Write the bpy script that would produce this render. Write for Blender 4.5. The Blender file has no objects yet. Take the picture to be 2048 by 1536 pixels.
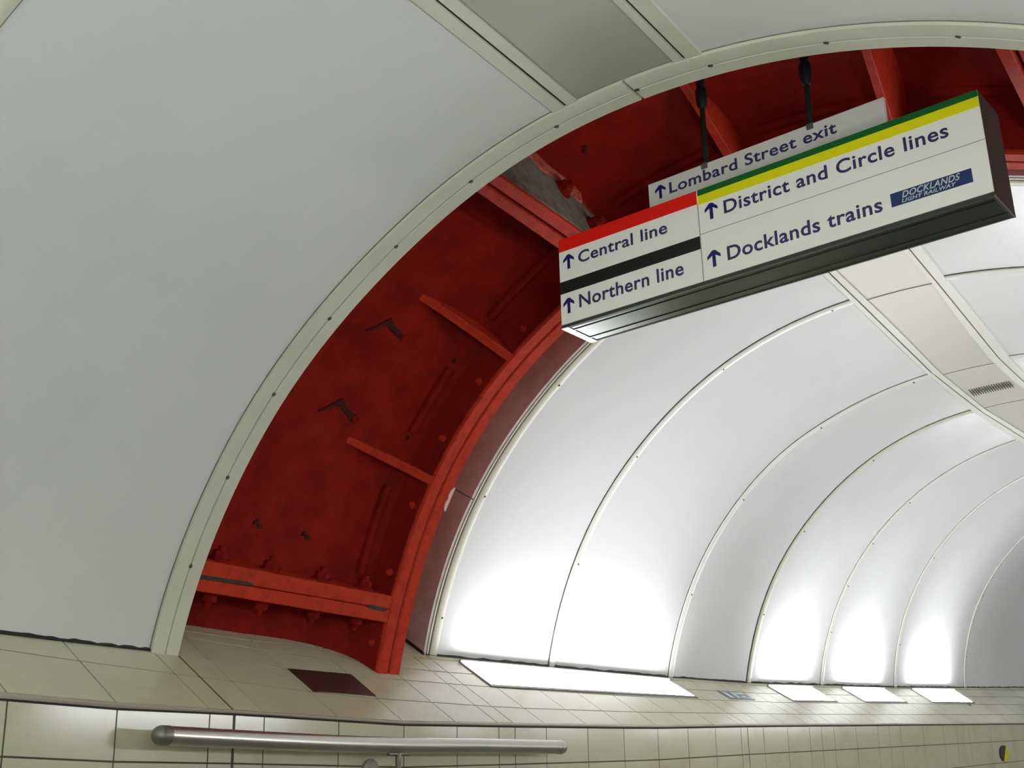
import bpy, math, random
import numpy as np
from mathutils import Matrix, Vector
random.seed(7)
SC = bpy.context.scene
ZC = 1.6            # camera (eye) height; the tunnel's own coordinates below are measured from eye height

# ---------------------------------------------------------------- camera
def _rot_axes(yaw, pitch, roll):
    def f(v):
        x, y, z = v
        c, s = math.cos(roll), math.sin(roll); x, z = c*x - s*z, s*x + c*z
        c, s = math.cos(pitch), math.sin(pitch); y, z = c*y - s*z, s*y + c*z
        c, s = math.cos(yaw), math.sin(yaw); x, y = c*x - s*y, s*x + c*y
        return Vector((x, y, z))
    return f
cam_data = bpy.data.cameras.new('camera'); cam = bpy.data.objects.new('camera', cam_data)
SC.collection.objects.link(cam)
ax = _rot_axes(.60813, .29701, -.01878)
r_, f_, u_ = ax((1,0,0)), ax((0,1,0)), ax((0,0,1))
cam.matrix_world = Matrix(((r_.x,u_.x,-f_.x,0),(r_.y,u_.y,-f_.y,0),(r_.z,u_.z,-f_.z,ZC),(0,0,0,1)))
cam_data.sensor_fit = 'HORIZONTAL'; cam_data.sensor_width = 36; cam_data.lens = 2440.15/2048*36
cam_data.clip_start = .02; cam_data.clip_end = 100
SC.camera = cam

# ---------------------------------------------------------------- world, exposure
W = bpy.data.worlds.new('world'); SC.world = W; W.use_nodes = True
W.node_tree.nodes['Background'].inputs[0].default_value = (.5,.52,.5,1)
W.node_tree.nodes['Background'].inputs[1].default_value = .05
SC.view_settings.view_transform = 'Standard'; SC.view_settings.look = 'None'
SC.view_settings.gamma = 1; SC.view_settings.use_curve_mapping = False
SC.view_settings.exposure = 0.0
LAMP_FAR = 19.5      # emission of the uplight diffusers past the red ring
LAMP_SMALL = 37.0   # the small square uplights farther along
LAMP_NEAR = 31.0      # unseen uplights beside and behind the photographer

# ---------------------------------------------------------------- materials
def mat(name, col, rough=.5, metal=0., emit=None, noise=None, bump=0., spec=.5, coat=0., ior=1.5):
    m = bpy.data.materials.new(name); m.use_nodes = True
    nt = m.node_tree; b = nt.nodes['Principled BSDF']
    b.inputs['Base Color'].default_value = (*col, 1); b.inputs['Roughness'].default_value = rough
    b.inputs['Metallic'].default_value = metal; b.inputs['Specular IOR Level'].default_value = spec
    b.inputs['Coat Weight'].default_value = coat
    if emit:
        b.inputs['Emission Color'].default_value = (*emit[0], 1); b.inputs['Emission Strength'].default_value = emit[1]
    if noise or bump:
        tc = nt.nodes.new('ShaderNodeTexCoord')
        n = nt.nodes.new('ShaderNodeTexNoise'); nt.links.new(tc.outputs['Object'], n.inputs['Vector'])
        sc, col2, lo, hi = noise if noise else (30, col, .4, .6)
        n.inputs['Scale'].default_value = sc; n.inputs['Detail'].default_value = 6; n.inputs['Roughness'].default_value = .65
        if noise:
            rp = nt.nodes.new('ShaderNodeValToRGB'); rp.color_ramp.elements[0].position = lo; rp.color_ramp.elements[1].position = hi
            rp.color_ramp.elements[0].color = (*col, 1); rp.color_ramp.elements[1].color = (*col2, 1)
            nt.links.new(n.outputs['Fac'], rp.inputs['Fac']); nt.links.new(rp.outputs['Color'], b.inputs['Base Color'])
        if bump:
            bp = nt.nodes.new('ShaderNodeBump'); bp.inputs['Strength'].default_value = bump; bp.inputs['Distance'].default_value = .004
            nt.links.new(n.outputs['Fac'], bp.inputs['Height']); nt.links.new(bp.outputs['Normal'], b.inputs['Normal'])
    return m
M = dict(
 panel = mat('white_enamel', (.74,.745,.745), .22, noise=(1.3,(.71,.72,.715),.45,.6)),
 panel_back = mat('dusty_panel_edge', (.56,.52,.48), .6, noise=(6,(.45,.40,.36),.45,.65)),
 cream = mat('cream_batten', (.66,.67,.54), .35, noise=(5,(.62,.63,.50),.45,.65)),
 white_batten = mat('white_batten', (.74,.74,.68), .3),
 gap = mat('dark_gap', (.035,.033,.025), .9),  # near-black colour standing in for shade inside gaps and slots
 groove = mat('trim_groove', (.34,.35,.25), .7),
 seam = mat('brown_seam', (.22,.20,.15), .8),
 tile = mat('cream_tile', (.57,.565,.40), .15, noise=(2.2,(.51,.49,.335),.5,.68)),
 grout = mat('tile_grout', (.10,.09,.065), .9),
 nosing = mat('ledge_nosing', (.40,.36,.28), .4),
 red = mat('red_paint', (.265,.0110,.007), .65, noise=(9,(.175,.008,.005),.42,.66), bump=.25, spec=.07),
 red_lit = mat('red_paint_lit', (.50,.037,.013), .55, noise=(26,(.37,.024,.009),.45,.66), bump=.2, spec=.12),  # same red paint, lightened to paint the light on ribs and rim
 stain = mat('stain_and_hole', (.05,.016,.010), .6, noise=(30,(.09,.015,.01),.4,.7), spec=.08),  # stains; also the painted darkness of holes and the rim joint
 mortar = mat('grey_mortar', (.20,.17,.12), .9, noise=(18,(.10,.09,.06),.4,.65), bump=.5),
 flake = mat('flaking_paint', (.50,.12,.075), .7, noise=(40,(.30,.03,.02),.4,.6)),
 chip = mat('bare_paint_chip', (.80,.55,.45), .6),
 cover = mat('grey_metal_cover', (.42,.44,.35), .36, metal=.25),
 cover_far = mat('satin_metal_cover', (.72,.71,.65), .40, metal=.55),
 black = mat('black_case', (.055,.06,.055), .5, spec=.3),
 case_metal = mat('dark_case_metal', (.105,.12,.105), .20, metal=.8),
 face = mat('sign_white', (.86,.85,.78), .3, emit=((.95,.94,.86),.10)), exit_white = mat('exit_plate_white', (.88,.87,.80), .35),  # faint emission added to lift the white sign face
 s_red = mat('band_red', (.84,.016,.008), .35, emit=((.9,.01,.005),.06)), s_black = mat('band_black', (.012,.014,.012), .4),
 s_green = mat('band_green', (.012,.15,.03), .35), s_yellow = mat('band_yellow', (.86,.82,.008), .35, emit=((.8,.78,.0),.06)),  # red and yellow bands get a little added glow too
 s_blue = mat('lettering_blue', (.018,.012,.16), .4), s_text = mat('lettering_navy', (.05,.04,.14), .45),
 s_logo = mat('logo_blue', (.012,.035,.15), .4), s_pale = mat('logo_white', (.62,.72,.66), .5),
 s_line = mat('face_joint', (.35,.36,.27), .6),
 rod = mat('threaded_rod', (.045,.075,.05), .35, metal=.7), clamp = mat('rod_clamp', (.02,.02,.016), .5, metal=.3),
 steel = mat('brushed_steel', (.52,.52,.45), .30, metal=.9), steel_cap = mat('steel_cap', (.25,.25,.20), .45, metal=.8),
 screw = mat('screw_head', (.10,.10,.085), .5, metal=.6),
 brown = mat('brown_plate', (.055,.028,.02), .35),
 plate = mat('blue_grey_plate', (.13,.15,.19), .35, metal=.3),
 frame = mat('lamp_frame', (.22,.21,.20), .4, metal=.5),
 lamp = mat('lamp_diffuser', (.9,.9,.9), .5, emit=((.98,.98,1.02), LAMP_FAR)),
 lamp_small = mat('lamp_diffuser_bright', (.9,.9,.9), .5, emit=((.98,.98,1.02), LAMP_SMALL)),
 lamp_far_side = mat('lamp_diffuser_soft', (.9,.9,.9), .5, emit=((.98,.98,1.02), 20.0)),  # for lamps added out of view on the far right ledge
 lamp_near = mat('lamp_diffuser_near', (.9,.9,.9), .5, emit=((.92,.97,.96), LAMP_NEAR)),
 floor = mat('floor_tile', (.22,.21,.19), .5, noise=(3,(.15,.14,.13),.4,.65)),
 yellow = mat('disc_yellow', (.62,.60,.01), .4),
 seal = mat('black_sealant', (.014,.013,.012), .7),
)

# ---------------------------------------------------------------- mesh helpers
class MB:
    def __init__(s): s.v=[]; s.f=[]; s.m=[]
    def add(s, vs, fs, mi=0):
        o=len(s.v); s.v+= [tuple(p) for p in vs]; s.f += [tuple(i+o for i in f) for f in fs]; s.m += [mi]*len(fs); return s
    def hexa(s, c, mi=0):          # 8 corners: bottom loop 0-3, top loop 4-7
        return s.add(c, [(3,2,1,0),(4,5,6,7),(0,1,5,4),(1,2,6,5),(2,3,7,6),(3,0,4,7)], mi)
    def box(s, a, b, mi=0):
        x0,y0,z0=a; x1,y1,z1=b
        return s.hexa([(x0,y0,z0),(x1,y0,z0),(x1,y1,z0),(x0,y1,z0),(x0,y0,z1),(x1,y0,z1),(x1,y1,z1),(x0,y1,z1)], mi)
    def loft(s, rings, closed=True, caps=True, mi=0, mis=None):
        n=len(rings[0]); o=len(s.v)
        for r in rings: s.v += [tuple(p) for p in r]
        for i in range(len(rings)-1):
            for j in range(n if closed else n-1):
                k=(j+1)%n
                s.f.append((o+i*n+j,o+i*n+k,o+(i+1)*n+k,o+(i+1)*n+j)); s.m.append(mis[j] if mis else mi)
        if closed and caps:
            s.f.append(tuple(o+j for j in range(n))[::-1]); s.m.append(mi)
            e=o+(len(rings)-1)*n; s.f.append(tuple(e+j for j in range(n))); s.m.append(mi)
        return s
    def tube(s, pts, rad, n=16, mi=0):
        pts=[Vector(p) for p in pts]; rings=[]
        tg=[(pts[min(i+1,len(pts)-1)]-pts[max(i-1,0)]).normalized() for i in range(len(pts))]
        ref=min((Vector((0,1,0)),Vector((0,0,1)),Vector((1,0,0))), key=lambda q:max(abs(t.dot(q)) for t in tg))
        rads = rad if isinstance(rad,(list,tuple)) else [rad]*len(pts)
        for i,p in enumerate(pts):
            t=(pts[min(i+1,len(pts)-1)]-pts[max(i-1,0)]).normalized()
            a=t.cross(ref).normalized(); b=t.cross(a)
            rings.append([p+(a*math.cos(q)+b*math.sin(q))*rads[i] for q in [2*math.pi*k/n for k in range(n)]])
        return s.loft(rings, mi=mi)
    def build(s, name, m, parent=None, origin=(0,0,0), smooth=None, flip=False):
        me=bpy.data.meshes.new(name); O=Vector(origin)
        me.from_pydata([Vector(p)-O for p in s.v], [], s.f)
        ms = m if isinstance(m,(list,tuple)) else [m]
        for q in ms: me.materials.append(M[q])
        me.polygons.foreach_set('material_index', s.m)
        import bmesh
        bm=bmesh.new(); bm.from_mesh(me); bmesh.ops.recalc_face_normals(bm, faces=bm.faces); bm.to_mesh(me); bm.free()
        if smooth is not None:
            me.polygons.foreach_set('use_smooth', [True]*len(me.polygons)); me.update()
            try: me.set_sharp_from_angle(angle=math.radians(smooth))
            except Exception: pass
        ob=bpy.data.objects.new(name, me); SC.collection.objects.link(ob)
        if parent is not None: ob.parent=parent
        elif any(origin): ob.location=O
        return ob
def tag(o, label=None, cat=None, group=None, kind=None):
    if label: o['label']=label
    if cat: o['category']=cat
    if group: o['group']=group
    if kind: o['kind']=kind
    return o
def thing(name, loc, label, cat, group=None, rot=None):
    o=bpy.data.objects.new(name,None); SC.collection.objects.link(o); o.empty_display_size=.1
    if rot is not None: o.matrix_world = Matrix.Translation(loc) @ rot.to_4x4()
    else: o.location=loc
    return tag(o,label,cat,group)
def struct(o, label=None): o['kind']='structure'; return tag(o,label)
def arange(a,b,st):
    n=max(1,int(round((b-a)/st))); return [a+(b-a)*i/n for i in range(n+1)]

# ---------------------------------------------------------------- tunnel section profiles (radius about the axis against angle from the left springing)
CX,CZ=-1.19,0.0
def _circ(c,R):
    def f(th):
        # radius about (CX,CZ) of circle centre c, th in deg measured from -x
        u=np.array([-np.cos(np.radians(th)),np.sin(np.radians(th))])
        o=np.array([CX-c[0],CZ-c[1]])
        b=o@u; return -b+np.sqrt(b*b-(o@o-R*R))
    return f
def _tab(t):
    X=np.array([a for a,b in t],float);Y=np.array([b for a,b in t],float)
    g=np.arange(-40,221,1.0)
    v=np.interp(g,X,Y)
    for _ in range(3):
        p=np.pad(v,4,mode='edge'); v=np.convolve(p,np.ones(9)/9,'valid')
    return lambda th: np.interp(th,g,v)
_nc=_circ((-1.107,-.19),1.654)
NEAR=_tab([(0,1.54),(11,1.523),(20,1.506),(30,1.483),(38,1.471),(44,1.459),(50,1.449),(57,1.441),(63,1.440),(70,1.446),(77,1.451),(83,1.456),(90,1.460),(96,1.468),(101,1.475),(106,1.485),(112,1.497),(117,1.51),(123,1.527)]+[(t,float(_nc(t))+.003) for t in range(135,181,8)])
F1=_tab([(0,1.687),(12,1.687),(24,1.692),(36,1.687),(44,1.679),(50,1.673),(56,1.671),(70,1.670),(90,1.675),(109,1.687),(125,1.695),(170,1.70)])
F2=_tab([(0,1.685),(12,1.686),(24,1.692),(36,1.696),(45,1.688),(55,1.684),(62,1.680),(70,1.672),(76,1.663),(83,1.652),(94,1.650),(104,1.661),(115,1.68),(130,1.695),(170,1.70)])
F3=_tab([(0,1.687),(12,1.688),(24,1.690),(36,1.69),(45,1.682),(54,1.678),(62,1.655),(70,1.640),(80,1.625),(94,1.618),(110,1.645),(125,1.68),(170,1.70)])
F4=_tab([(0,1.685),(12,1.686),(18,1.692),(25,1.70),(34,1.71),(45,1.706),(53,1.705),(62,1.70),(70,1.69),(79,1.672),(90,1.655),(110,1.67),(130,1.69),(170,1.70)])
F5=_circ((-1.264,.126),1.597);F6=_circ((-1.228,.252),1.611);F7=_circ((-1.248,.372),1.594)
SECY=[3.503,4.295,5.336,6.22,7.27,8.61,10.36]
SECF=[F1,F2,F3,F4,F5,F6,F7]
def far_r(y,th):
    if y>=SECY[-1]:
        k=(y-SECY[-1])/1.75; return float(F7(th)+k*(F7(th)-F6(th))*.8)
    y=max(y,SECY[0])
    for i in range(6):
        if y<=SECY[i+1]:
            k=(y-SECY[i])/(SECY[i+1]-SECY[i]); return float(SECF[i](th)*(1-k)+SECF[i+1](th)*k)
def near_r(y,th): return float(NEAR(th))
RIM=_tab([(0,1.528),(10,1.528),(20,1.522),(35,1.545),(50,1.555),(60,1.553),(85,1.562),(113,1.592),(130,1.63),(150,1.68),(175,1.73)])
SKIN=_tab([(0,1.70),(12,1.70),(25,1.73),(40,1.755),(60,1.77),(85,1.80),(115,1.82),(150,1.85),(175,1.86)])
def zE(y): return float(np.interp(y,[0,1.575,1.879,2.242,2.681,2.912,3.491,4.435,5.34,7.598,10.513,14],[.21,.150,.135,.126,.113,.106,.106,.108,.122,.150,.186,.235]))
def zB(y): return float(np.interp(y,[0,1.7,2.2,2.6,3.5,5.3,6.22,7.27,8.61,10.36,14],[.45,.41,.388,.368,.359,.353,.359,.385,.422,.473,.58]))
def ledge_z(y,x): return zE(y)+(zB(y)-zE(y))*(-2.45-x)/.39
def P(th, r, y):
    a=math.radians(th); return (CX-math.cos(a)*r, y, CZ+math.sin(a)*r+ZC)
def NX(th):            # radial unit vector
    a=math.radians(th); return Vector((-math.cos(a),0,math.sin(a)))
def base_th(rf, y):    # angle where the vault meets the sloped ledge, left
    best=8
    for t in arange(2,22,.05):
        r=rf(y,t); x=CX-math.cos(math.radians(t))*r; z=CZ+math.sin(math.radians(t))*r
        if z>=ledge_z(y,x): return t
    return best
TR = 170.0             # right springing
def surf(th,y,near): return near_r(y,th) if near else far_r(y,th)

# ================================================================ room shell
Y0, Y1 = -4.5, 17.0
XR = .14               # right wall
WALLX = -2.45
# floor
struct(MB().box((WALLX-.1,Y0,-.1),(XR+.1,Y1,0)).build('floor','floor'))
# end walls
struct(MB().box((-3.6,Y0-.1,-.1),(1.2,Y0,4.2)).build('wall_back','tile'))
struct(MB().box((-3.6,Y1,-.1),(1.2,Y1+.1,4.2)).build('wall_front','panel'))

# ---- tiled walls and ledges: every tile a slab standing proud of the grout
COLS=[1.012,1.302,1.593,1.879,2.16,2.242,2.347,2.633,2.917,3.177,3.403,3.496,3.685,3.96,4.222,4.492,4.753,5.012,5.271,5.343,5.517,5.798,6.077,6.237,6.412,6.739,7.084,7.281,7.487,7.917,8.336,8.628,8.925,9.478,10.122,10.465]
c=1.012
pre=[]
while c>Y0: c-=.288; pre.append(c)
COLS=pre[::-1]+COLS
c=COLS[-1]
while c<Y1: c+=.62; COLS.append(c)
WIDE={2.242:.010,3.496:.005,5.343:.007}
def tiles(Pf, cols, rowsf, nrm, gap=.0044, lift=.0022):
    mb=MB(); N=Vector(nrm)
    nr=len(rowsf(cols[0]))
    for i in range(len(cols)-1):
        a,b=cols[i],cols[i+1]
        ga,gb=WIDE.get(a,gap)/2,WIDE.get(b,gap)/2
        ra,rb=rowsf(a),rowsf(b)
        for j in range(nr-1):
            q=[(a+ga,ra[j]+gap/2),(b-gb,rb[j]+gap/2),(b-gb,rb[j+1]-gap/2),(a+ga,ra[j+1]-gap/2)]
            lo=[Vector(Pf(*p)) for p in q]; hi=[p+N*lift for p in lo]
            o=len(mb.v); mb.v += [tuple(p) for p in lo+hi]
            for f in ((4,5,6,7),(0,1,5,4),(1,2,6,5),(2,3,7,6),(3,0,4,7)): mb.f.append(tuple(o+k for k in f)); mb.m.append(0)
        # grout bed behind
        q=[(a,ra[0]),(b,rb[0]),(b,rb[-1]),(a,ra[-1])]
        vs=[Vector(Pf(*p)) for p in q]
        mb.add(vs+[v-N*.05 for v in vs], [(0,1,2,3),(7,6,5,4)], 1)
    return mb
def wall_rows(y):
    full=zE(y)+ZC; return [0.008]+[ .128+.15*k for k in range(0,12) if .128+.15*k<full-.02]+[full-.0]
NROW=min(len(wall_rows(y)) for y in COLS)
def wall_rows_n(y):
    r=wall_rows(y); return r[:NROW-1]+[zE(y)+ZC]
struct(tiles(lambda y,v:(WALLX,y,zE(y)-v+ZC), COLS, wall_rows_n, (1,0,0)).build('wall_left',['tile','grout']))
struct(tiles(lambda y,v:(XR,y,zE(y)-v+ZC), COLS, wall_rows_n, (-1,0,0)).build('wall_right',['tile','grout']))
# sloped ledge; w is the horizontal run back from the wall edge
def ledge_rows(y):
    r1=float(np.interp(y,[1.6,2.24,2.7,3.6],[.17,.137,.116,.09])); r2=float(np.interp(y,[1.7,2.25,2.65,3.7,4.8],[.285,.235,.225,.21,.20]))
    r3=float(np.interp(y,[1.7,2.3,2.4,3.3],[.36,.33,.33,.285])); return [.004,r1,r2,r3,.365,.47]
def ledgeL(y,w): return (WALLX-w, y, ledge_z(y,WALLX-w)+ZC)
def ledgeR(y,w): return (XR+w, y, ledge_z(y,WALLX-w)+ZC)
nl=Vector((.52,0,.85)).normalized()
struct(tiles(ledgeL, COLS, ledge_rows, nl).build('trim_1',['tile','grout']), 'cream tiled sloping ledge above the left tiled wall')
struct(tiles(ledgeR, COLS, ledge_rows, Vector((-.52,0,.85)).normalized()).build('trim_2',['tile','grout']))
# nosing bead along the wall top
def nosing(xs,sg):
    mb=MB(); rings=[]
    for y in [c for c in COLS]:
        z=zE(y)+ZC; w=float(np.interp(y,[1.0,1.9,2.3],[.011,.008,.0045]))
        rings.append([(xs+sg*(-.002),y,z-w),(xs+sg*.006,y,z-w),(xs+sg*.008,y,z-w*.3),(xs+sg*.006,y,z+.002),(xs-sg*.006,y,z+.005),(xs-sg*.010,y,z+.001)])
    return mb.loft(rings)
struct(nosing(WALLX,1).build('trim_3','nosing',smooth=40)); struct(nosing(XR,-1).build('trim_4','nosing',smooth=40))
# dark strip painted as the shadow gap right under the nosing
mb=MB(); rings=[]
for y in COLS:
    z=zE(y)+ZC; w=float(np.interp(y,[1.0,1.9,2.3],[.011,.008,.0045])); rings.append([(WALLX,y,z-w),(WALLX,y,z-w-.005),(WALLX+.0032,y,z-w-.005),(WALLX+.0032,y,z-w)])
struct(mb.loft(rings).build('trim_5','gap'))

# ================================================================ vault cladding
def vault(name, ys, near, m='panel', t0=None, t1=TR, thick=.018, nth=3.0):
    mb=MB(); rows=[]
    for y in ys:
        b=base_th(near_r if near else far_r,y) if t0 is None else t0
        th=[b+(t1-b)*k/56 for k in range(57)]
        rows.append(([P(t,surf(t,y,near),y) for t in th],[P(t,surf(t,y,near)+thick,y) for t in th]))
    n=57
    for inn,out in rows: mb.v += inn+out
    for i in range(len(rows)-1):
        for j in range(n-1):
            a=i*2*n+j; b2=(i+1)*2*n+j
            mb.f.append((a,b2,b2+1,a+1)); mb.m.append(0)
            mb.f.append((a+n,a+n+1,b2+n+1,b2+n)); mb.m.append(0)
    for i in (0,len(rows)-1):
        for j in range(n-1):
            a=i*2*n+j; mb.f.append((a,a+1,a+1+n,a+n)); mb.m.append(0)
    for i in range(len(rows)-1):
        for j in (0,n-1):
            a=i*2*n+j; b2=(i+1)*2*n+j; mb.f.append((a,a+n,b2+n,b2)); mb.m.append(0)
    return struct(mb.build(name,m,smooth=35))
FRIBS=[3.503,4.300,5.340,6.225,7.275,8.61,10.36]
vault('ceiling', [Y0,-3,-1.5,0,1.046], True)
vault('ceiling', arange(1.046,2.20,.3), True)
for i in range(6): vault('ceiling', arange(FRIBS[i]+.012,FRIBS[i+1],.22), False)
vault('ceiling', arange(10.36,12.75,.3), False); vault('ceiling', arange(12.75,Y1,.5), False)

# arched cover battens over the panel joints
trim_no=[6]
def arc_solid(prof, t0, t1, rf, y0, st=1.5):
    """prof: (dy, dr) loop, dr measured inwards from the cladding surface"""
    mb=MB(); rings=[]
    for t in arange(t0,t1,st):
        rings.append([P(t, rf(min(max(y0+dy,-9),99),t)-dr, y0+dy) for dy,dr in prof])
    return mb.loft(rings)
def screw_at(parent, th, r, y, rad=.0045):
    n=NX(th)*-1; c=Vector(P(th,r,y)); a=Vector((0,1,0)); b=n.cross(a)
    mb=MB(); k=10
    r0=[c+(a*math.cos(q)+b*math.sin(q))*rad for q in [2*math.pi*i/k for i in range(k)]]
    r1=[p+n*.0022 for p in r0]; r2=[c+(p-c)*.55+n*.003 for p in r0]
    mb.loft([[p-n*.002 for p in r0],r1,r2]); mb.build('screw','screw',parent)
def rib(y0, near, w=.042, m='white_batten', proud=.006, screws=(), dark=.006, line=.0035, right=TR, left=None):
    rf=near_r if near else far_r
    b=base_th(rf,y0)-.15 if left is None else left
    o=arc_solid([(0,-.004),(0,proud-.0015),(.0015,proud),(w-.0015,proud),(w,proud-.0015),(w,-.004)], b, right, rf, y0).build('trim_%d'%trim_no[0], m, smooth=50)
    trim_no[0]+=1; struct(o)
    g=arc_solid([(-dark,-.004),(-dark,.0016),(0,.0016),(0,-.004)], b, right, rf, y0).build('painted_groove','gap',o)  # dark strip paints the shade in the joint beside the batten
    g=arc_solid([(w,-.004),(w,.0013),(w+line,.0013),(w+line,-.004)], b, right, rf, y0).build('painted_groove','seam',o)
    for t in screws:
      if b<t<right: screw_at(o, t, rf(y0,t)-proud-.0002, y0+w*.72, .004)
    return o
rib(1.02, True, .030, 'cream', screws=(30,45,60,75,90), dark=.008)
SC1=[19,29.5,40,50.5,61,71.5]
def far_rib(y0, **k):                   # each arch stops either side of the ceiling strip
    rib(y0, False, right=float(np.interp(y0,*SL_))-.02, **k); rib(y0, False, left=float(np.interp(y0,*SR_))+.02, **k)
SL_=([3.5,4.0,5.365,6.26,7.3,12],[82.9,82.3,80.8,79.25,78.9,77.5]); SR_=([3.5,4.01,4.31,5.36,5.7,12],[95.2,94.6,94.2,93.1,92.4,91])
far_rib(3.517, w=.042, m='cream', screws=(17,33,50,67), dark=.007)
far_rib(4.300, w=.040, m='white_batten', screws=(27,44.5,62,79))
far_rib(5.340, w=.046, m='white_batten', screws=(26,44,61.5,78), dark=.005)
far_rib(6.225, w=.050, m='cream', screws=(25,42,60), dark=.010, line=.004)
far_rib(7.275, w=.050, m='white_batten', screws=(24,34,44,55), dark=.004)
far_rib(8.61, w=.055, m='white_batten', screws=(24,45), dark=.004)
far_rib(10.36, w=.060, m='white_batten', screws=(24,40), dark=.004)
far_rib(12.75, w=.060, m='white_batten')
# thin pale lip of the far cladding where it meets the red ring
struct(arc_solid([(0,-.012),(0,.004),(.008,.004),(.008,-.012)], base_th(far_r,3.503)-.2, TR, far_r, 3.502).build('trim_%d'%trim_no[0],'cream')); trim_no[0]+=1
# end trim of the near cladding: two flat cream faces with a screwed groove, in two lengths butted near the crown
B0=base_th(near_r,2.2)-.25
for (a,b_) in ((B0,90.45),(90.75,TR)):
    o=arc_solid([(0,-.012),(0,.0085),(.005,.0105),(.043,.0105),(.0445,.0085),(.0475,.0085),(.049,.0105),(.090,.0105),(.092,.008),(.092,-.03),(.086,-.03),(.086,-.012)], a, b_, near_r, 2.150).build('trim_%d'%trim_no[0],'cream',smooth=35)
    trim_no[0]+=1; struct(o,'cream arched end trim of the white vault beside the red gap')
    arc_solid([(.0447,.002),(.0447,.0089),(.0473,.0089),(.0473,.002)], a, b_, near_r, 2.150).build('painted_groove','groove',o)
    arc_solid([(-.003,-.004),(-.003,.0012),(0,.0012),(0,-.004)], a, b_, near_r, 2.150).build('painted_groove','seam',o)
    for t in (19.9,29.9,40.1,50.4,61.1,71.7,82.2,90.95,98.2,108.5,118.9,129,139):
        if a<t<b_: screw_at(o, t, NEAR(t)-.0088, 2.196, .0062)
# black sealant line under the panels
def seal(ys, near, w=.010):
    rf=near_r if near else far_r; mb=MB(); rings=[]
    rnd=random.Random(3)
    for y in ys:
        t=base_th(rf,y); r=rf(y,t); h=w*(.55+.7*rnd.random()); a=math.radians(t)
        x=CX-math.cos(a)*r; z=ledge_z(y,x)+ZC
        rings.append([(x-.012,y,z-.004),(x+.007,y,z+.001),(x+.006,y,z+.004),(x+.002,y,z+h),(x-.012,y,z+h)])
    o=mb.loft(rings).build('trim_%d'%trim_no[0],'seal'); trim_no[0]+=1; return struct(o)
seal(arange(-.5,2.246,.022), True, .011); seal(arange(3.50,13.2,.05), False, .009)

# ---- ceiling service strip: battens either side, metal cover panels between
def strip_batten(ys, tf, near, m, proud=.007):
    rf=near_r if near else far_r; mb=MB(); rings=[]
    for y in ys:
        a,b=tf(y); rings.append([P(a,rf(y,a)+.004,y),P(a,rf(y,a)-proud,y),P((a+b)/2,rf(y,(a+b)/2)-proud,y),P(b,rf(y,b)-proud,y),P(b,rf(y,b)+.004,y)])
    o=mb.loft(rings).build('trim_%d'%trim_no[0],m); trim_no[0]+=1; return struct(o)
def lerp(tab): xs=[a for a,_ in tab]; ys=[b for _,b in tab]; return lambda y: float(np.interp(y,xs,ys))
NY=arange(-3.5,2.150,.35)
nLo,nLg,nLi=lerp([(-3.5,83.6),(1.6,83.75),(2.15,83.15)]),lerp([(-3.5,85.0),(1.6,85.2),(2.15,84.53)]),lerp([(-3.5,86.3),(1.6,86.45),(2.15,85.76)])
nRi,nRg,nRo=lerp([(-3.5,96.2),(1.6,96.4),(2.15,95.7)]),lerp([(-3.5,97.0),(1.6,97.2),(2.15,96.69)]),lerp([(-3.5,98.8),(1.6,98.9),(2.15,98.29)])
NS=[-3.5,-2,-.5,.8,1.6,1.9,2.150]
strip_batten(NS, lambda y:(nLo(y),nLg(y)-.16), True,'cream'); strip_batten(NS, lambda y:(nLg(y)+.16,nLi(y)), True,'cream')
strip_batten(NS, lambda y:(nRi(y),nRg(y)-.16), True,'cream'); strip_batten(NS, lambda y:(nRg(y)+.16,nRo(y)), True,'cream')
for tf in (nLg,nRg): strip_batten(NS, lambda y:(tf(y)-.16,tf(y)+.16), True,'gap',.0015)
fLo,fLg,fLi=lerp([(3.5,82.9),(4.0,82.3),(5.365,80.8),(6.26,79.25),(7.3,78.9),(12,77.5)]),lerp([(3.5,83.7),(4.02,83.03),(5.4,81.4),(6.3,80.36),(7.24,80.2),(12,79)]),lerp([(3.5,84.5),(4.02,83.9),(4.65,83.4),(5.39,82.4),(6.28,81.2),(7.1,81.3),(12,80.3)])
fRi,fRg,fRo=lerp([(3.5,93.2),(4.01,92.6),(4.35,92.3),(4.89,91.1),(5.43,90.3),(5.85,89.9),(12,88)]),lerp([(3.5,93.9),(4.01,93.25),(4.37,92.9),(5.4,91.6),(5.86,91.1),(12,89.4)]),lerp([(3.5,95.2),(4.01,94.6),(4.31,94.2),(5.36,93.1),(5.7,92.4),(12,91)])
FS=arange(3.52,11.9,.2)
strip_batten(FS, lambda y:(fLo(y),fLg(y)-.11), False,'white_batten'); strip_batten(FS, lambda y:(fLg(y)+.11,fLi(y)), False,'white_batten')
strip_batten(FS, lambda y:(fRi(y),fRg(y)-.11), False,'white_batten'); strip_batten(FS, lambda y:(fRg(y)+.11,fRo(y)), False,'white_batten')
for tf in (fLg,fRg): strip_batten(FS, lambda y:(tf(y)-.11,tf(y)+.11), False,'gap',.0015)
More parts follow.
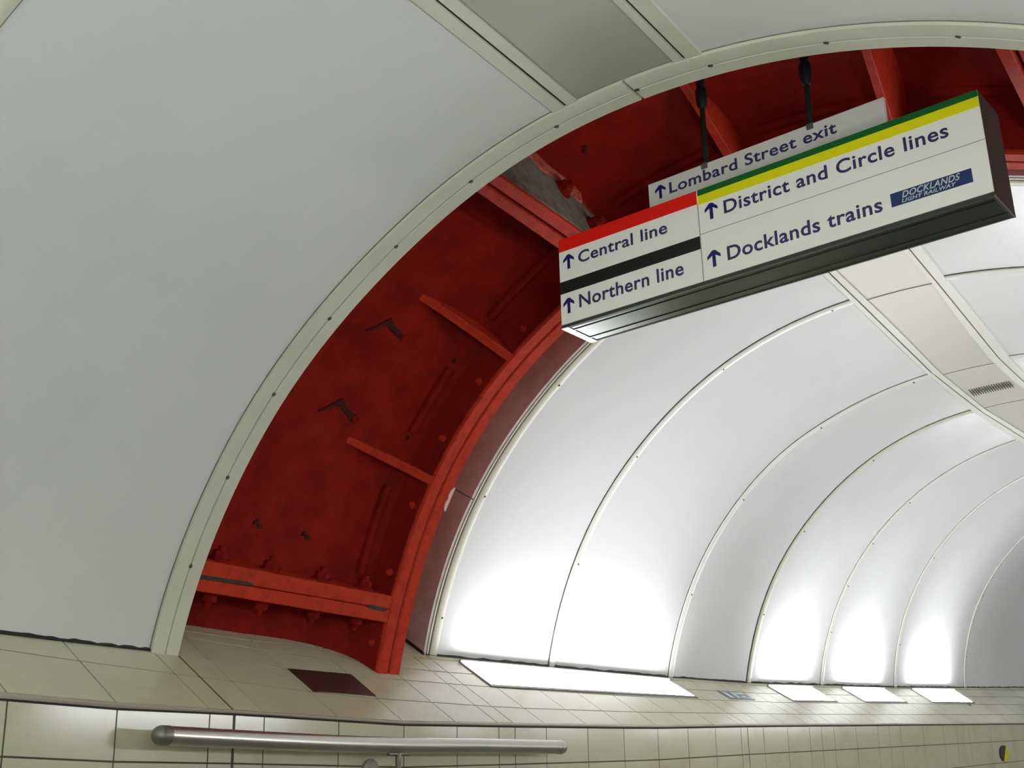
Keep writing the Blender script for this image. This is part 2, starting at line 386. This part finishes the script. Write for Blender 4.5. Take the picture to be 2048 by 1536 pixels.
def cover(y0,y1,near,label,vent=False):
    rf=near_r if near else far_r; li,ri=(nLi,nRi) if near else (fLi,fRi)
    mb=MB(); rings=[]; ym=(y0+y1)/2; O=P(88,rf(ym,88),ym)
    for y in arange(y0+.003,y1-.003,.12):
        a,b=li(y)+.06,ri(y)-.06
        th=[a+(b-a)*k/10 for k in range(11)]
        rings.append([P(t,rf(y,t)-.003,y) for t in th]+[P(t,rf(y,t)+.004,y) for t in th[::-1]])
    mb.loft(rings); root=thing('ceiling_cover_panel',O,label,'panel','metal cover panels along the ceiling strip')
    mb.build('cover_sheet','cover' if near else 'cover_far',root,O,smooth=35)
    if not near:
        s=MB(); y=y0
        a,b=li(y),ri(y); th=[a+(b-a)*k/8 for k in range(9)]
        s.loft([[P(t,rf(y,t)-.0042,y-.003),P(t,rf(y,t)-.0042,y+.004),P(t,rf(y,t),y+.004),P(t,rf(y,t),y-.003)] for t in th]); s.build('end_joint','seam',root,O)
    if vent:
        for k in range(17):
            t=82.75+ (89.1-82.75)*k/16
            s=MB(); y=float(np.interp(t,[82.7,89.4],[5.80,5.80])); n=Vector((0,0,0))
            c=[P(t-.05,rf(y,t)-.0045,y),P(t+.05,rf(y,t)-.0045,y),P(t-.25+.05,rf(y,t)-.0045,y+.125),P(t-.25-.05,rf(y,t)-.0045,y+.125)]
            d=[P(t-.05,rf(y,t)-.001,y),P(t+.05,rf(y,t)-.001,y),P(t-.25+.05,rf(y,t)-.001,y+.125),P(t-.25-.05,rf(y,t)-.001,y+.125)]
            s.hexa(c+d); s.build('vent_slot','gap',root,O)
    return root
cover(-.5,2.148,True,'grey-green metal ceiling cover panel between cream battens, nearest, before the red ring')
cover(3.57,4.345,False,'metal ceiling cover panel just beyond the hanging sign, partly hidden by it')
cover(4.345,5.415,False,'long plain metal ceiling cover panel between the hanging sign and the vent')
cover(5.415,6.25,False,'metal ceiling cover panel with a row of short vent slots',vent=True)
cover(6.25,7.27,False,'shiny metal ceiling cover panel just past the vent slots at the picture edge')

# ================================================================ exposed red lining
L0=(-2.70,2.6,ZC+.3)
L=thing('tunnel_lining',L0,'red painted cast iron tunnel ring exposed in the gap between white vaults','tunnel lining')
YW0,YW1=3.07,3.186
# skin with its cove into the web
def skin_rings(ts):
    R=[]
    for t in ts:
        s=float(SKIN(t)); m=float(RIM(t))
        inn=[(2.246,s),(2.40,s),(2.66,s-.002),(2.80,s-.010),(2.90,s-.026),(2.97,s-.048),(3.02,s-.075),(3.050,s-.105),(YW0,m+.012)]
        R.append([P(t,r,y) for y,r in inn]+[P(t,s+.06,YW0),P(t,s+.06,2.246)])
    return R
MB().loft(skin_rings(arange(2,176,2))).build('lining_skin','red',L,L0,smooth=30)
# circumferential flange: two bolted rims with a fine joint line
for (a,b) in ((YW0,3.126),(3.129,YW1)):
    mb=MB(); rings=[]
    for t in arange(1,176,1.5):
        m=float(RIM(t)); rings.append([P(t,r,y) for y,r in ((a,m+.006),(a+.006,m),(b-.004,m),(b,m+.004),(b,m+.30),(a,m+.30))])
    mb.loft(rings).build('rim_flange','red_lit',L,L0,smooth=40)
mb=MB(); rings=[]
for t in arange(1,176,2): m=float(RIM(t)); rings.append([P(t,m+.004,3.1255),P(t,m+.004,3.1295),P(t,m+.05,3.1295),P(t,m+.05,3.1255)])
mb.loft(rings).build('rim_joint','stain',L,L0)
# lining beyond the rim
mb=MB(); mb.loft([[P(t,SKIN(t)+.10,YW1),P(t,SKIN(t)+.10,3.484),P(t,SKIN(t)+.15,3.484),P(t,SKIN(t)+.15,YW1)] for t in arange(2,176,3)]).build('lining_skin','red',L,L0,smooth=40)
def radial_bar(name,tf0,tf1,y0,y1,rin,rout,m='red_lit',n=6,bev=.003):
    mb=MB(); rings=[]
    for y in arange(y0,y1,(y1-y0)/n):
        a,b=tf0(y),tf1(y); d=math.degrees(bev/1.55)
        rings.append([P(a,rout(a,y),y),P(a,rin(a)+bev,y),P(a+d,rin(a),y),P(b-d,rin(b),y),P(b,rin(b)+bev,y),P(b,rout(b,y),y)])
    return mb.loft(rings).build(name,m,L,L0)
rin=lambda t: float(RIM(t))-.001
rout=lambda t,y: float(SKIN(t))+.01
def slope(a,b): return lambda y: float(np.interp(y,[2.26,3.07],[a,b]))
# longitudinal flange low on the left: two plates, slots open at either end
radial_bar('longitudinal_flange',slope(18.75,17.95),slope(20.55,19.55),2.246,3.07,rin,rout)
radial_bar('longitudinal_flange',slope(17.3,16.3),slope(18.65,17.9),2.246,3.07,rin,rout)
def slot(y0,y1,t0,t1,h):
    mb=MB(); rings=[]
    for y,t,k in ((y0,t0,.15),(y0+.02,t0,1),(y1-.02,t1,1),(y1,t1,.3)):
        rings.append([P(t-h*k,RIM(t)-.0028,y),P(t+h*k,RIM(t)-.0028,y),P(t+h*k,RIM(t)+.02,y),P(t-h*k,RIM(t)+.02,y)])
    mb.loft(rings).build('flange_slot','gap',L,L0)
slot(2.05,2.46,18.9,18.75,.20); slot(2.955,3.055,18.0,17.85,.24)
# upper-left flange pair with a clear gap, mortar and ragged paint behind
radial_bar('longitudinal_flange',slope(68.6,66.9),slope(69.75,68.3),2.246,3.07,rin,rout)
radial_bar('longitudinal_flange',slope(70.1,68.75),slope(71.4,70.2),2.246,3.07,rin,rout)
# crown flange at the right
radial_bar('longitudinal_flange',slope(117.9,116.6),slope(119.2,117.7),2.246,3.07,rin,rout)
radial_bar('longitudinal_flange',slope(119.6,118.3),slope(120.8,119.5),2.246,3.07,rin,rout)
radial_bar('longitudinal_flange',slope(169,168),slope(170.5,169.5),2.246,3.07,rin,rout)
# tapering stiffener ribs
def stiff(t0,t1,y0,w=.55,sw=0):
    mb=MB(); rings=[]
    for k in range(9):
        u=k/8; y=y0+(3.072-y0)*u; t=t0+(t1-t0)*u; s=float(SKIN(t)); m=float(RIM(t))
        r=s-.004-(s-m-.004)*u**1.2
        w_=w*(.75+.25*u)
        rings.append([P(t-w_,s+.01,y),P(t-w_,r+.003,y),P(t-w_*.8,r,y),P(t+w_*.8,r,y),P(t+w_,r+.003,y),P(t+w_,s+.01,y)])
    mb.loft(rings).build('stiffener_rib','red_lit',L,L0)
stiff(34.8,34.4,2.80); stiff(52.0,52.3,2.76); stiff(86.2,86.8,2.66,.5); stiff(104.6,102.8,2.30,.45); stiff(136,135.6,2.7); stiff(152,152,2.7)
# raised fillet ridge on the web between bolt bosses
def ridge(t0,t1,y=3.022):
    mb=MB(); mb.tube([P(t,SKIN(t)-.072,y) for t in arange(t0,t1,1.5)],.018,10); mb.build('web_ridge','red',L,L0,smooth=60)
ridge(21,31.5); ridge(38.2,46.8); ridge(54,65.5); ridge(73,84.5); ridge(89,101); ridge(105.5,115.5)
def hexbolt(c, n, rad=.017, h=.016, m='red_lit', name='bolt', hole=False):
    c=Vector(c); n=Vector(n).normalized(); a=n.orthogonal().normalized(); b=n.cross(a); mb=MB()
    if not hole:
        ring=lambda r,d,k: [c+(a*math.cos(2*math.pi*i/k)+b*math.sin(2*math.pi*i/k))*r+n*d for i in range(k)]
        mb.loft([ring(rad*1.35,-.01,18),ring(rad*1.35,.004,18)]); mb.loft([ring(rad,.0,6),ring(rad,h*.8,6),ring(rad*.8,h,6)])
        mb.loft([ring(rad*.5,h*.9,10),ring(rad*.45,h*1.6,10)])
    else:
        ring=lambda r,d: [c+(a*math.cos(2*math.pi*i/18)+b*math.sin(2*math.pi*i/18))*r+n*d for i in range(18)]
        mb.loft([ring(rad,-.004),ring(rad*.95,.008),ring(rad*.5,.008),ring(rad*.42,.002)],caps=False)
        mb.add(ring(rad*.45,.0025),[tuple(range(18))],1)
    return mb.build(name,[m,'stain'] if hole else m,L,L0)
for t,dr in ((13.6,.04),(22.2,.036),(30.7,.036),(39.5,.04),(47.6,.04),(55.9,.042),(64,.04),(76,.045),(92,.045),(98,.045),(110,.045),(127,.05)):
    hexbolt(P(t,RIM(t)+dr,YW0+.002),(0,-1,0),.013,.014)
for t in (37.4,47.7):
    hexbolt(P(t,SKIN(t)-.068,3.012),tuple(NX(t)*-.7+Vector((0,-.7,0))),.020,.012,'red','washer_boss',hole=True)
for t,y in ((37.2,2.815),(47.25,2.825)):
    hexbolt(P(t,SKIN(t)-.008,y),tuple(NX(t)*-1),.017,.012,'red','grout_plug',hole=True)
# nuts and washers on both sides of the low flange
def nut(y,t,sgn,r):
    a=math.radians(t); tang=Vector((math.sin(a),0,math.cos(a)))*sgn
    hexbolt(P(t,r,y),tuple(tang),.024,.026,'red','nut')
for y in (2.36,2.56,2.78,2.98):
    nut(y,slope(20.55,19.55)(y)+.1,1,RIM(20)+.055); nut(y,slope(17.3,16.3)(y)-.1,-1,RIM(17)+.055)
for y,dr in ((2.42,.12),(2.80,.15),(2.93,.07)): nut(y,slope(71.4,70.2)(y)+.15,1,RIM(70)+dr)
nut(2.36,slope(68.6,66.9)(2.36)-.1,-1,RIM(69)+.09)
# oily run-marks and small holes on the skin: thin dark patches, the shade in the holes painted
def dark_mark(pts, widths, m='stain', lift=.004):
    mb=MB(); rings=[]
    for (t,y),w in zip(pts,widths):
        s=float(np.interp(y,[1.8,2.66,2.80,2.90,2.97],[SKIN(t),SKIN(t)-.002,SKIN(t)-.010,SKIN(t)-.026,SKIN(t)-.048]))
        rings.append([P(t-w,s-lift,y+w*.008),P(t+w,s-lift,y-w*.008),P(t+w,s+.004,y-w*.008),P(t-w,s+.004,y+w*.008)])
    mb.loft(rings).build('stain_hole_mark',m,L,L0)
dark_mark([(46.4,2.665),(47.0,2.69),(47.9,2.712),(48.15,2.728),(47.75,2.75),(47.55,2.77),(47.45,2.79),(47.25,2.805)],[.12,.2,.32,.5,.38,.34,.42,.3])
dark_mark([(36.8,2.66),(37.3,2.685),(38.1,2.712),(38.35,2.728),(37.95,2.75),(37.6,2.77),(37.35,2.79),(37.2,2.805)],[.12,.2,.32,.5,.38,.34,.44,.3])
for t,y in ((23.85,2.592),(23.6,2.795),(74.4,2.79),(38.04,2.512)):  # holes drawn flat, their darkness put into the colour
    dark_mark([(t+.1,y-.018),(t+.35,y-.008),(t+.05,y+.002),(t-.1,y+.010),(t-.05,y+.018)],[.10,.22,.36,.22,.06])
# grey mortar packing behind the upper flange pair with a ragged paint edge
mb=MB(); rings=[]; mb2=MB(); rings2=[]; rnd=random.Random(5)
for k,y in enumerate(arange(2.27,3.05,.045)):
    t=slope(71.4,70.2)(y); m=float(RIM(t)); s=float(SKIN(t))-.018-float(np.interp(y,[2.8,3.05],[0,.08])); e=s-.025*rnd.random()
    rings.append([P(t-.05,m+.012,y),P(t+.12,m+.014,y),P(t+.16,e,y),P(t-.05,e,y)])
    w=.012+.030*rnd.random()
    if y<2.95: rings2.append([P(t-.05,e-w,y),P(t+.30,e-w*.8,y),P(t+.55,e+.012,y),P(t-.05,e+.012,y)])
mb.loft(rings).build('mortar_packing','mortar',L,L0); mb2.loft(rings2).build('flaking_edge','flake',L,L0)
# chipped bare patch on the back edge of the rim
mb=MB(); rings=[]
for t,w in ((31.2,.002),(31.7,.010),(32.3,.013),(32.8,.008),(33.3,.013),(33.9,.011),(34.4,.003)):
    m=float(RIM(t)); rings.append([P(t,m-.004,YW1-w),P(t,m-.004,YW1+.004),P(t,m+.01,YW1+.004),P(t,m+.01,YW1-w)])
tag(mb.loft(rings).build('paint_chip','chip',L,L0),'pale bare chip on the rim')
# the ring's lower end standing on the ledge is closed by the rim itself; end plate of the far cladding:
EP0=P(30,1.75,3.49)
ep=thing('closing_plate',EP0,'narrow dusty pinkish curved closing plate between the red rim and the far white vault','panel')
for a,b in ((base_th(far_r,3.503)-.6,32.15),(32.35,TR)):
    mb=MB(); rings=[]
    for t in arange(a,b,1.5):
        r0=float(F1(t)); rings.append([P(t,r0-.001,3.486),P(t,r0-.001,3.499),P(t,max(r0+.16,SKIN(t)+.14),3.499),P(t,max(r0+.16,SKIN(t)+.14),3.486)])
    mb.loft(rings).build('plate_segment','panel_back',ep,EP0)
# dark joint at the foot of the closing plate
a=base_th(far_r,3.503); x=CX-math.cos(math.radians(a))*F1(a)
struct(MB().hexa([(x+.004,3.478,ledge_z(3.48,x)+ZC-.003),(x+.004,3.489,ledge_z(3.48,x)+ZC-.003),(x-.25,3.489,ledge_z(3.48,x-.25)+ZC-.003),(x-.25,3.478,ledge_z(3.48,x-.25)+ZC-.003),
   (x+.004,3.478,ledge_z(3.48,x)+ZC+.010),(x+.004,3.489,ledge_z(3.48,x)+ZC+.010),(x-.25,3.489,ledge_z(3.48,x-.25)+ZC+.012),(x-.25,3.478,ledge_z(3.48,x-.25)+ZC+.012)]).build('trim_%d'%trim_no[0],'seal')); trim_no[0]+=1

# ================================================================ uplights set in the ledge
def uplight(side,y0,y1,label,group,m='lamp',w0=.222,w1=.352):
    pf=ledgeL if side<0 else ledgeR
    N=Vector((.52 if side<0 else -.52,0,.85)).normalized()
    O=Vector(pf((y0+y1)/2,(w0+w1)/2)); root=thing('uplight',O,label,'light',group)
    def slab(ya,yb,wa,wb,l0,l1):
        ring=[(ya,wa),(yb,wa),(yb,wb),(ya,wb)]
        return [Vector(pf(*p))+N*l0 for p in ring]+[Vector(pf(*p))+N*l1 for p in ring]
    fr=MB(); t=.012
    fr.hexa(slab(y0-t,y1+t,w0-t,w0,-.002,.006)); fr.hexa(slab(y0-t,y1+t,w1,w1+t*.5,-.002,.015)); fr.hexa(slab(y0-t,y0,w0,w1,-.002,.006)); fr.hexa(slab(y1,y1+t,w0,w1,-.002,.006))  # wall-side lip raised so that it shades the vault foot
    fr.build('frame','frame',root,O)
    MB().hexa(slab(y0,y1,w0,w1,-.001,.004)).build('diffuser',m,root,O)
    return root
LAMPS=[(3.665,5.278,'long uplight in the tiled ledge, nearest and widest of the lit lamps'),
       (6.43,7.05,'square uplight in the ledge, first one right of the small grey plate'),
       (7.55,8.32,'middle square uplight of the three small ones in the ledge'),
       (8.92,9.95,'farthest square uplight in the tiled ledge, toward the right edge')]
BEYOND=(13.0,14.8)
for a,b,l in LAMPS: uplight(-1,a,b,l,'uplights in the left ledge','lamp' if a<5 else 'lamp_small')
for a,b,l in LAMPS: uplight(1,a,b,'added unseen uplight in the right-hand ledge, lighting the last bays','uplights in the right ledge','lamp_small' if a<6 else 'lamp',*((.19,.31) if a<6 else (.07,.16)))
for a,b in ((10.35,11.4),(11.6,12.7)): uplight(1,a,b,'added unseen uplight in the right-hand ledge, lighting the last bays','uplights in the right ledge','lamp_far_side',.08,.16)  # extra right-hand lamps added to brighten the last bays
for s in (-1,1): uplight(s,*BEYOND,'added unseen uplight in the ledge farther along, past the right edge of the picture','added uplights beyond the picture','lamp_small' if s<0 else 'lamp_far_side',*((.19,.32) if s<0 else (.07,.16)))  # lamp pair added out of view to lift the dark far end
for s in (-1,1):
    for a,b in ((-3.6,-2.4),(-1.6,-.4))+(((.1,1.3),) if s>0 else ()): uplight(s,a,b,'unseen uplight in the ledge near the photographer','uplights behind the photographer','lamp_near',.06,.18)  # right lamp beside the camera is added to even the near light

# ---- plates set in the ledge
def ledge_plate(name,y0,y1,w0,w1,m,label,cat,mark=False):
    N=nl; O=Vector(ledgeL((y0+y1)/2,(w0+w1)/2)); root=thing(name,O,label,cat)
    def slab(ya,yb,wa,wb,l0,l1):
        ring=[(ya,wa),(yb,wa),(yb,wb),(ya,wb)]; return [Vector(ledgeL(*p))+N*l0 for p in ring]+[Vector(ledgeL(*p))+N*l1 for p in ring]
    MB().hexa(slab(y0,y1,w0,w1,0,.0045)).build('plate_body',m,root,O)
    if mark:
        dy=y1-y0; dw=w1-w0
        for q in ((.10,.22,.15,.85),(.40,.90,.60,.85),(.40,.50,.15,.60),(.62,.78,.25,.42)):
            MB().hexa(slab(y0+dy*q[0],y0+dy*q[1],w0+dw*q[2],w0+dw*q[3],.004,.0054)).build('pale_mark','s_pale',root,O)
    return root
ledge_plate('ledge_plate',2.650,2.925,.120,.226,'brown','dark brown plate set flush in the tiled ledge below the red ring','plate')
ledge_plate('ledge_plate',5.64,5.93,.215,.284,'plate','small blue-grey plate with pale marks in the ledge between lamps','plate',True)

# ================================================================ handrail
HX=-2.37
pts=[(1.947,.064),(2.10,.0585),(2.30,.0515),(2.542,.044),(2.829,.0385),(3.0,.0375),(3.19,.0365),(3.45,.033),(3.655,.0305)]
H0=(HX,2.80,ZC+.038)
hr=thing('handrail',H0,'round brushed steel handrail on the tiled wall below the ledge','handrail')
rp=[(HX,y,z+ZC) for y,z in pts]
MB().tube(rp,.0225,24).build('rail','steel',hr,H0,smooth=50)
def cap(p,d,m):
    d=Vector(d).normalized(); p=Vector(p); L_=[p-d*.02,p,p+d*.008,p+d*.015,p+d*.020,p+d*.022]
    MB().tube(L_,[.0232,.0232,.0215,.017,.010,.002],24).build('end_cap',m,hr,H0,smooth=60)
cap(rp[0],(0,-1,.03),'steel_cap'); cap(rp[-1],(0,1,-.01),'steel')
by,bz=2.80,.0385
MB().tube([(HX,by,bz-.02+ZC),(HX,by,bz-.065+ZC),(HX-.012,by,bz-.09+ZC),(HX-.035,by-.0,bz-.10+ZC),(WALLX+.002,by,bz-.10+ZC)],.009,14).build('bracket','steel_cap',hr,H0,smooth=50)
ros=MB().tube([(WALLX,2.765,-.03+ZC),(WALLX+.008,2.765,-.03+ZC),(WALLX+.012,2.765,-.03+ZC)],[.034,.034,.022],24).build('rosette','steel_cap',hr,H0,smooth=40)
MB().tube([(HX,by-.045,bz-.022+ZC),(HX,by+.045,bz-.0225+ZC)],.006,10).build('saddle','steel_cap',hr,H0)

# ---- small disc on the wall, far right
D0=(WALLX,9.765,-.037+ZC)
dsc=thing('wall_disc',D0,'small round half black half yellow disc on the tiled wall','disc')
def disc(x0,x1,r,a0,a1,m,name,n=20):
    mb=MB(); ang=[a0+(a1-a0)*k/n for k in range(n+1)]
    ring=lambda x:[(x,D0[1]+math.cos(q)*r*2.1,D0[2]+math.sin(q)*r) for q in ang]
    mb.loft([ring(x0),ring(x1)]).build(name,m,dsc,D0)
disc(WALLX,WALLX+.010,.058,math.radians(62),math.radians(248),'s_black','black_half'); disc(WALLX,WALLX+.012,.058,math.radians(-112),math.radians(62),'yellow','yellow_half')

# ================================================================ signs
def euler_R(y,r,p):
    Rz=Matrix.Rotation(y,3,'Z'); Ry=Matrix.Rotation(r,3,'Y'); Rx=Matrix.Rotation(p,3,'X'); return Rz@Ry@Rx
RS=euler_R(math.radians(-3.46733),math.radians(-1.52967),math.radians(-1.48881))
SO=Vector((-1.65690,2.62,1.10052+ZC))
SW,SD,SH=1.1528,.1377,.2605
sign=thing('direction_sign',SO,'long box sign with line names and coloured bands hanging in the red gap','sign',rot=RS)
# case: dark shell with mitred lips and a shallow channel underneath
mb=MB(); lip=.008
mb.box((0,.0,.0),(lip,SD,SH)); mb.box((SW-lip,0,0),(SW,SD,SH)); mb.box((lip,.0,SH-.006),(SW-lip,SD,SH)); mb.box((lip,SD-.006,0),(SW-lip,SD,SH-.006))
mb.box((lip,0,0),(SW-lip,.010,.010))
mb.build('case','black',sign)
MB().box((lip,.010,.0012),(SW-lip,SD-.006,.010)).build('base_plate','case_metal',sign)
for q in (.026,SD-.036): MB().box((lip,q,-.0008),(SW-lip,q+.005,.0012)).build('base_rail','case_metal',sign)
MB().box((-.0008,-.0006,-.0012),(.020,SD,.0)).build('end_strip','steel',sign); MB().box((SW-.0025,.0,-.0012),(SW+.0008,SD,.0)).build('end_strip','steel',sign)
FL=-.0022
face=MB().box((.0015,FL,.0092),(SW-.0008,.0,SH-.0005)).build('face_panel','face',sign)
def band(name,x0,x1,z0,z1,m,par=face): return MB().box((x0,FL-.0007,z0),(x1,FL+.0005,z1)).build(name,m,par)
band('red_band',.0015,.4385,.2225,SH-.0003,'s_red'); band('black_band',.0015,.4385,.0975,.1330,'s_black')
band('green_band',.4415,SW-.0008,.2435,SH-.0003,'s_green'); band('yellow_band',.4415,SW-.0008,.2185,.2435,'s_yellow')
band('face_joint',.4389,.4411,.0092,.2225,'s_line'); band('face_joint',.4411,SW-.0008,.1358,.1373,'s_line')
def text_mesh(body, x0, x1, z0, z1, m, parent, name='lettering', shear=0., yoff=FL, bold=.016):
    cu=bpy.data.curves.new('t','FONT'); cu.body=body; cu.size=1; cu.extrude=.004; cu.offset=bold; cu.resolution_u=6
    cu.space_character=1.06
    tmp=bpy.data.objects.new('t',cu); SC.collection.objects.link(tmp); bpy.context.view_layer.update()
    dg=bpy.context.evaluated_depsgraph_get(); me=bpy.data.meshes.new_from_object(tmp.evaluated_get(dg))
    bpy.data.objects.remove(tmp); bpy.data.curves.remove(cu)
    co=np.zeros(len(me.vertices)*3); me.vertices.foreach_get('co',co); co=co.reshape(-1,3)
    mn,mx=co.min(0),co.max(0)
    X=(co[:,0]-mn[0])/(mx[0]-mn[0]); Z=(co[:,1]-mn[1])/(mx[1]-mn[1]); Yd=(co[:,2]-mn[2])/(mx[2]-mn[2])
    z=z0+Z*(z1-z0); x=x0+X*(x1-x0-shear*(z1-z0))+shear*(z-z0)
    y=yoff-.0012*Yd+.0003
    me.vertices.foreach_set('co',np.stack([x,y,z],1).ravel()); me.update(); me.name=name
        # one part for every word: letters of the one mesh sorted by the wide gaps between them
    n=len(me.vertices); par=list(range(n))
    def find(a):
        while par[a]!=a: par[a]=par[par[a]]; a=par[a]
        return a
    for p in me.polygons:
        vs=list(p.vertices)
        for q in vs[1:]: par[find(q)]=find(vs[0])
    isl={}
    for i in range(n): isl.setdefault(find(i),[]).append(i)
    L_=sorted((min(x[i] for i in v),max(x[i] for i in v),k) for k,v in isl.items())
    word={}; w=0; right=L_[0][1]
    for a,e,k in L_:
        if a-right>.20*(z1-z0): w+=1
        right=max(right,e); word[k]=w
    out=[]
    for q in range(w+1):
        ids=[i for i in range(n) if word[find(i)]==q]; idx={v:j for j,v in enumerate(ids)}; ss=set(ids)
        mb=MB(); mb.v=[(x[i],y[i],z[i]) for i in ids]; mb.f=[tuple(idx[v] for v in p.vertices) for p in me.polygons if p.vertices[0] in ss]; mb.m=[0]*len(mb.f)
        out.append(mb.build(name,m,parent))
    bpy.data.meshes.remove(me)
    return out
def arrow(cx,z0,z1,w,parent,yoff=FL):
    h=z1-z0; s=.0044*h/.043; t=.0085*h/.043*1.25
    pl=[(-s,0),(s,0),(s,h-2.1*t),(w*.62,h*.52),(w,h*.52),(w,h*.66),(0,h),(-w,h*.66),(-w,h*.52),(-w*.62,h*.52),(-s,h-2.1*t)]
    pl=[(-s,0),(s,0),(s,h*.70),(w,h*.50),(w,h*.69),(s*.9,h),(-s*.9,h),(-w,h*.69),(-w,h*.50),(-s,h*.70)]
    mb=MB(); mb.loft([[(cx+x,yoff+.0003,z0+z) for x,z in pl],[(cx+x,yoff-.0009,z0+z) for x,z in pl]]); return mb.build('arrow','s_blue',parent)
arrow(.0331,.1665,.2090,.0178,face); arrow(.0279,.0370,.0815,.0178,face); arrow(.4769,.1687,.2130,.0182,face); arrow(.4738,.0383,.0830,.0186,face)
text_mesh('Central line',.0655,.3465,.1720,.2065,'s_text',face); text_mesh('Northern line',.0625,.3855,.0433,.0815,'s_text',face)
text_mesh('District and Circle lines',.5125,1.0775,.1705,.2070,'s_text',face); text_mesh('Docklands trains',.5110,.9085,.0432,.0808,'s_text',face)
logo=band('logo_panel',.9295,1.1132,.0455,.0788,'s_logo')
text_mesh('DOCKLANDS',.9560,1.0890,.0605,.0760,'s_pale',logo,'logo_lettering',.3,FL-.0007,.012)
text_mesh('LIGHT RAILWAY',.9540,1.0770,.0490,.0580,'s_pale',logo,'logo_lettering',.3,FL-.0007,.012)

# exit plate standing on the box
EO=SO+RS@Vector((.2560,.070,SH+.0006))
ex=thing('exit_sign',EO,'narrow white exit plate with blue lettering standing on top of the box sign','sign',rot=RS)
EW,EH=.6645,.3712-SH
board=MB().box((0,0,0),(EW,.010,EH)).build('board','exit_white',ex)
def sh(v): return v-.2560
arrow(sh(.2925),.3180-SH,.3575-SH,.0165,ex,0.)
text_mesh('Lombard Street exit',sh(.3205),sh(.7965),.3218-SH,.3550-SH,'s_text',ex,yoff=0.)
for x in (.4300,.7300): MB().box((sh(x)-.009,-.002,EH-.014),(sh(x)+.009,.0,EH+.002)).build('clip','frame',ex)

# hanger rods
def rod(x, ztop, label, fat):
    b=SO+RS@Vector((x,.076,.3712)); top=Vector((b.x,b.y,0))
    th=math.degrees(math.atan2(b.z+.4-ZC-CZ,-(b.x-CX))); 
    a=(b.x-CX); zt=CZ+math.sqrt(max(0,(float(SKIN(th))-.006)**2-a*a))+ZC
    root=thing('hanger_rod',b,label,'rod','hanger rods of the signs')
    MB().tube([(b.x,b.y,b.z-.001),(b.x,b.y,zt)],.0072,12).build('rod_shaft','rod',root,b,smooth=40)
    zf=b.z+fat
    mb=MB(); mb.tube([(b.x,b.y,zf),(b.x,b.y,zf+.012),(b.x,b.y,zf+.03),(b.x,b.y,zf+.055),(b.x,b.y,zf+.065)],[.009,.014,.016,.016,.010],12)
    mb.tube([(b.x,b.y,zf+.065),(b.x,b.y,zt)],.012,12); mb.build('clamp','clamp',root,b,smooth=40)
rod(.4325,0,'left dark threaded rod holding the white exit plate',.165); rod(.7300,0,'right dark threaded rod holding the white exit plate',.115)
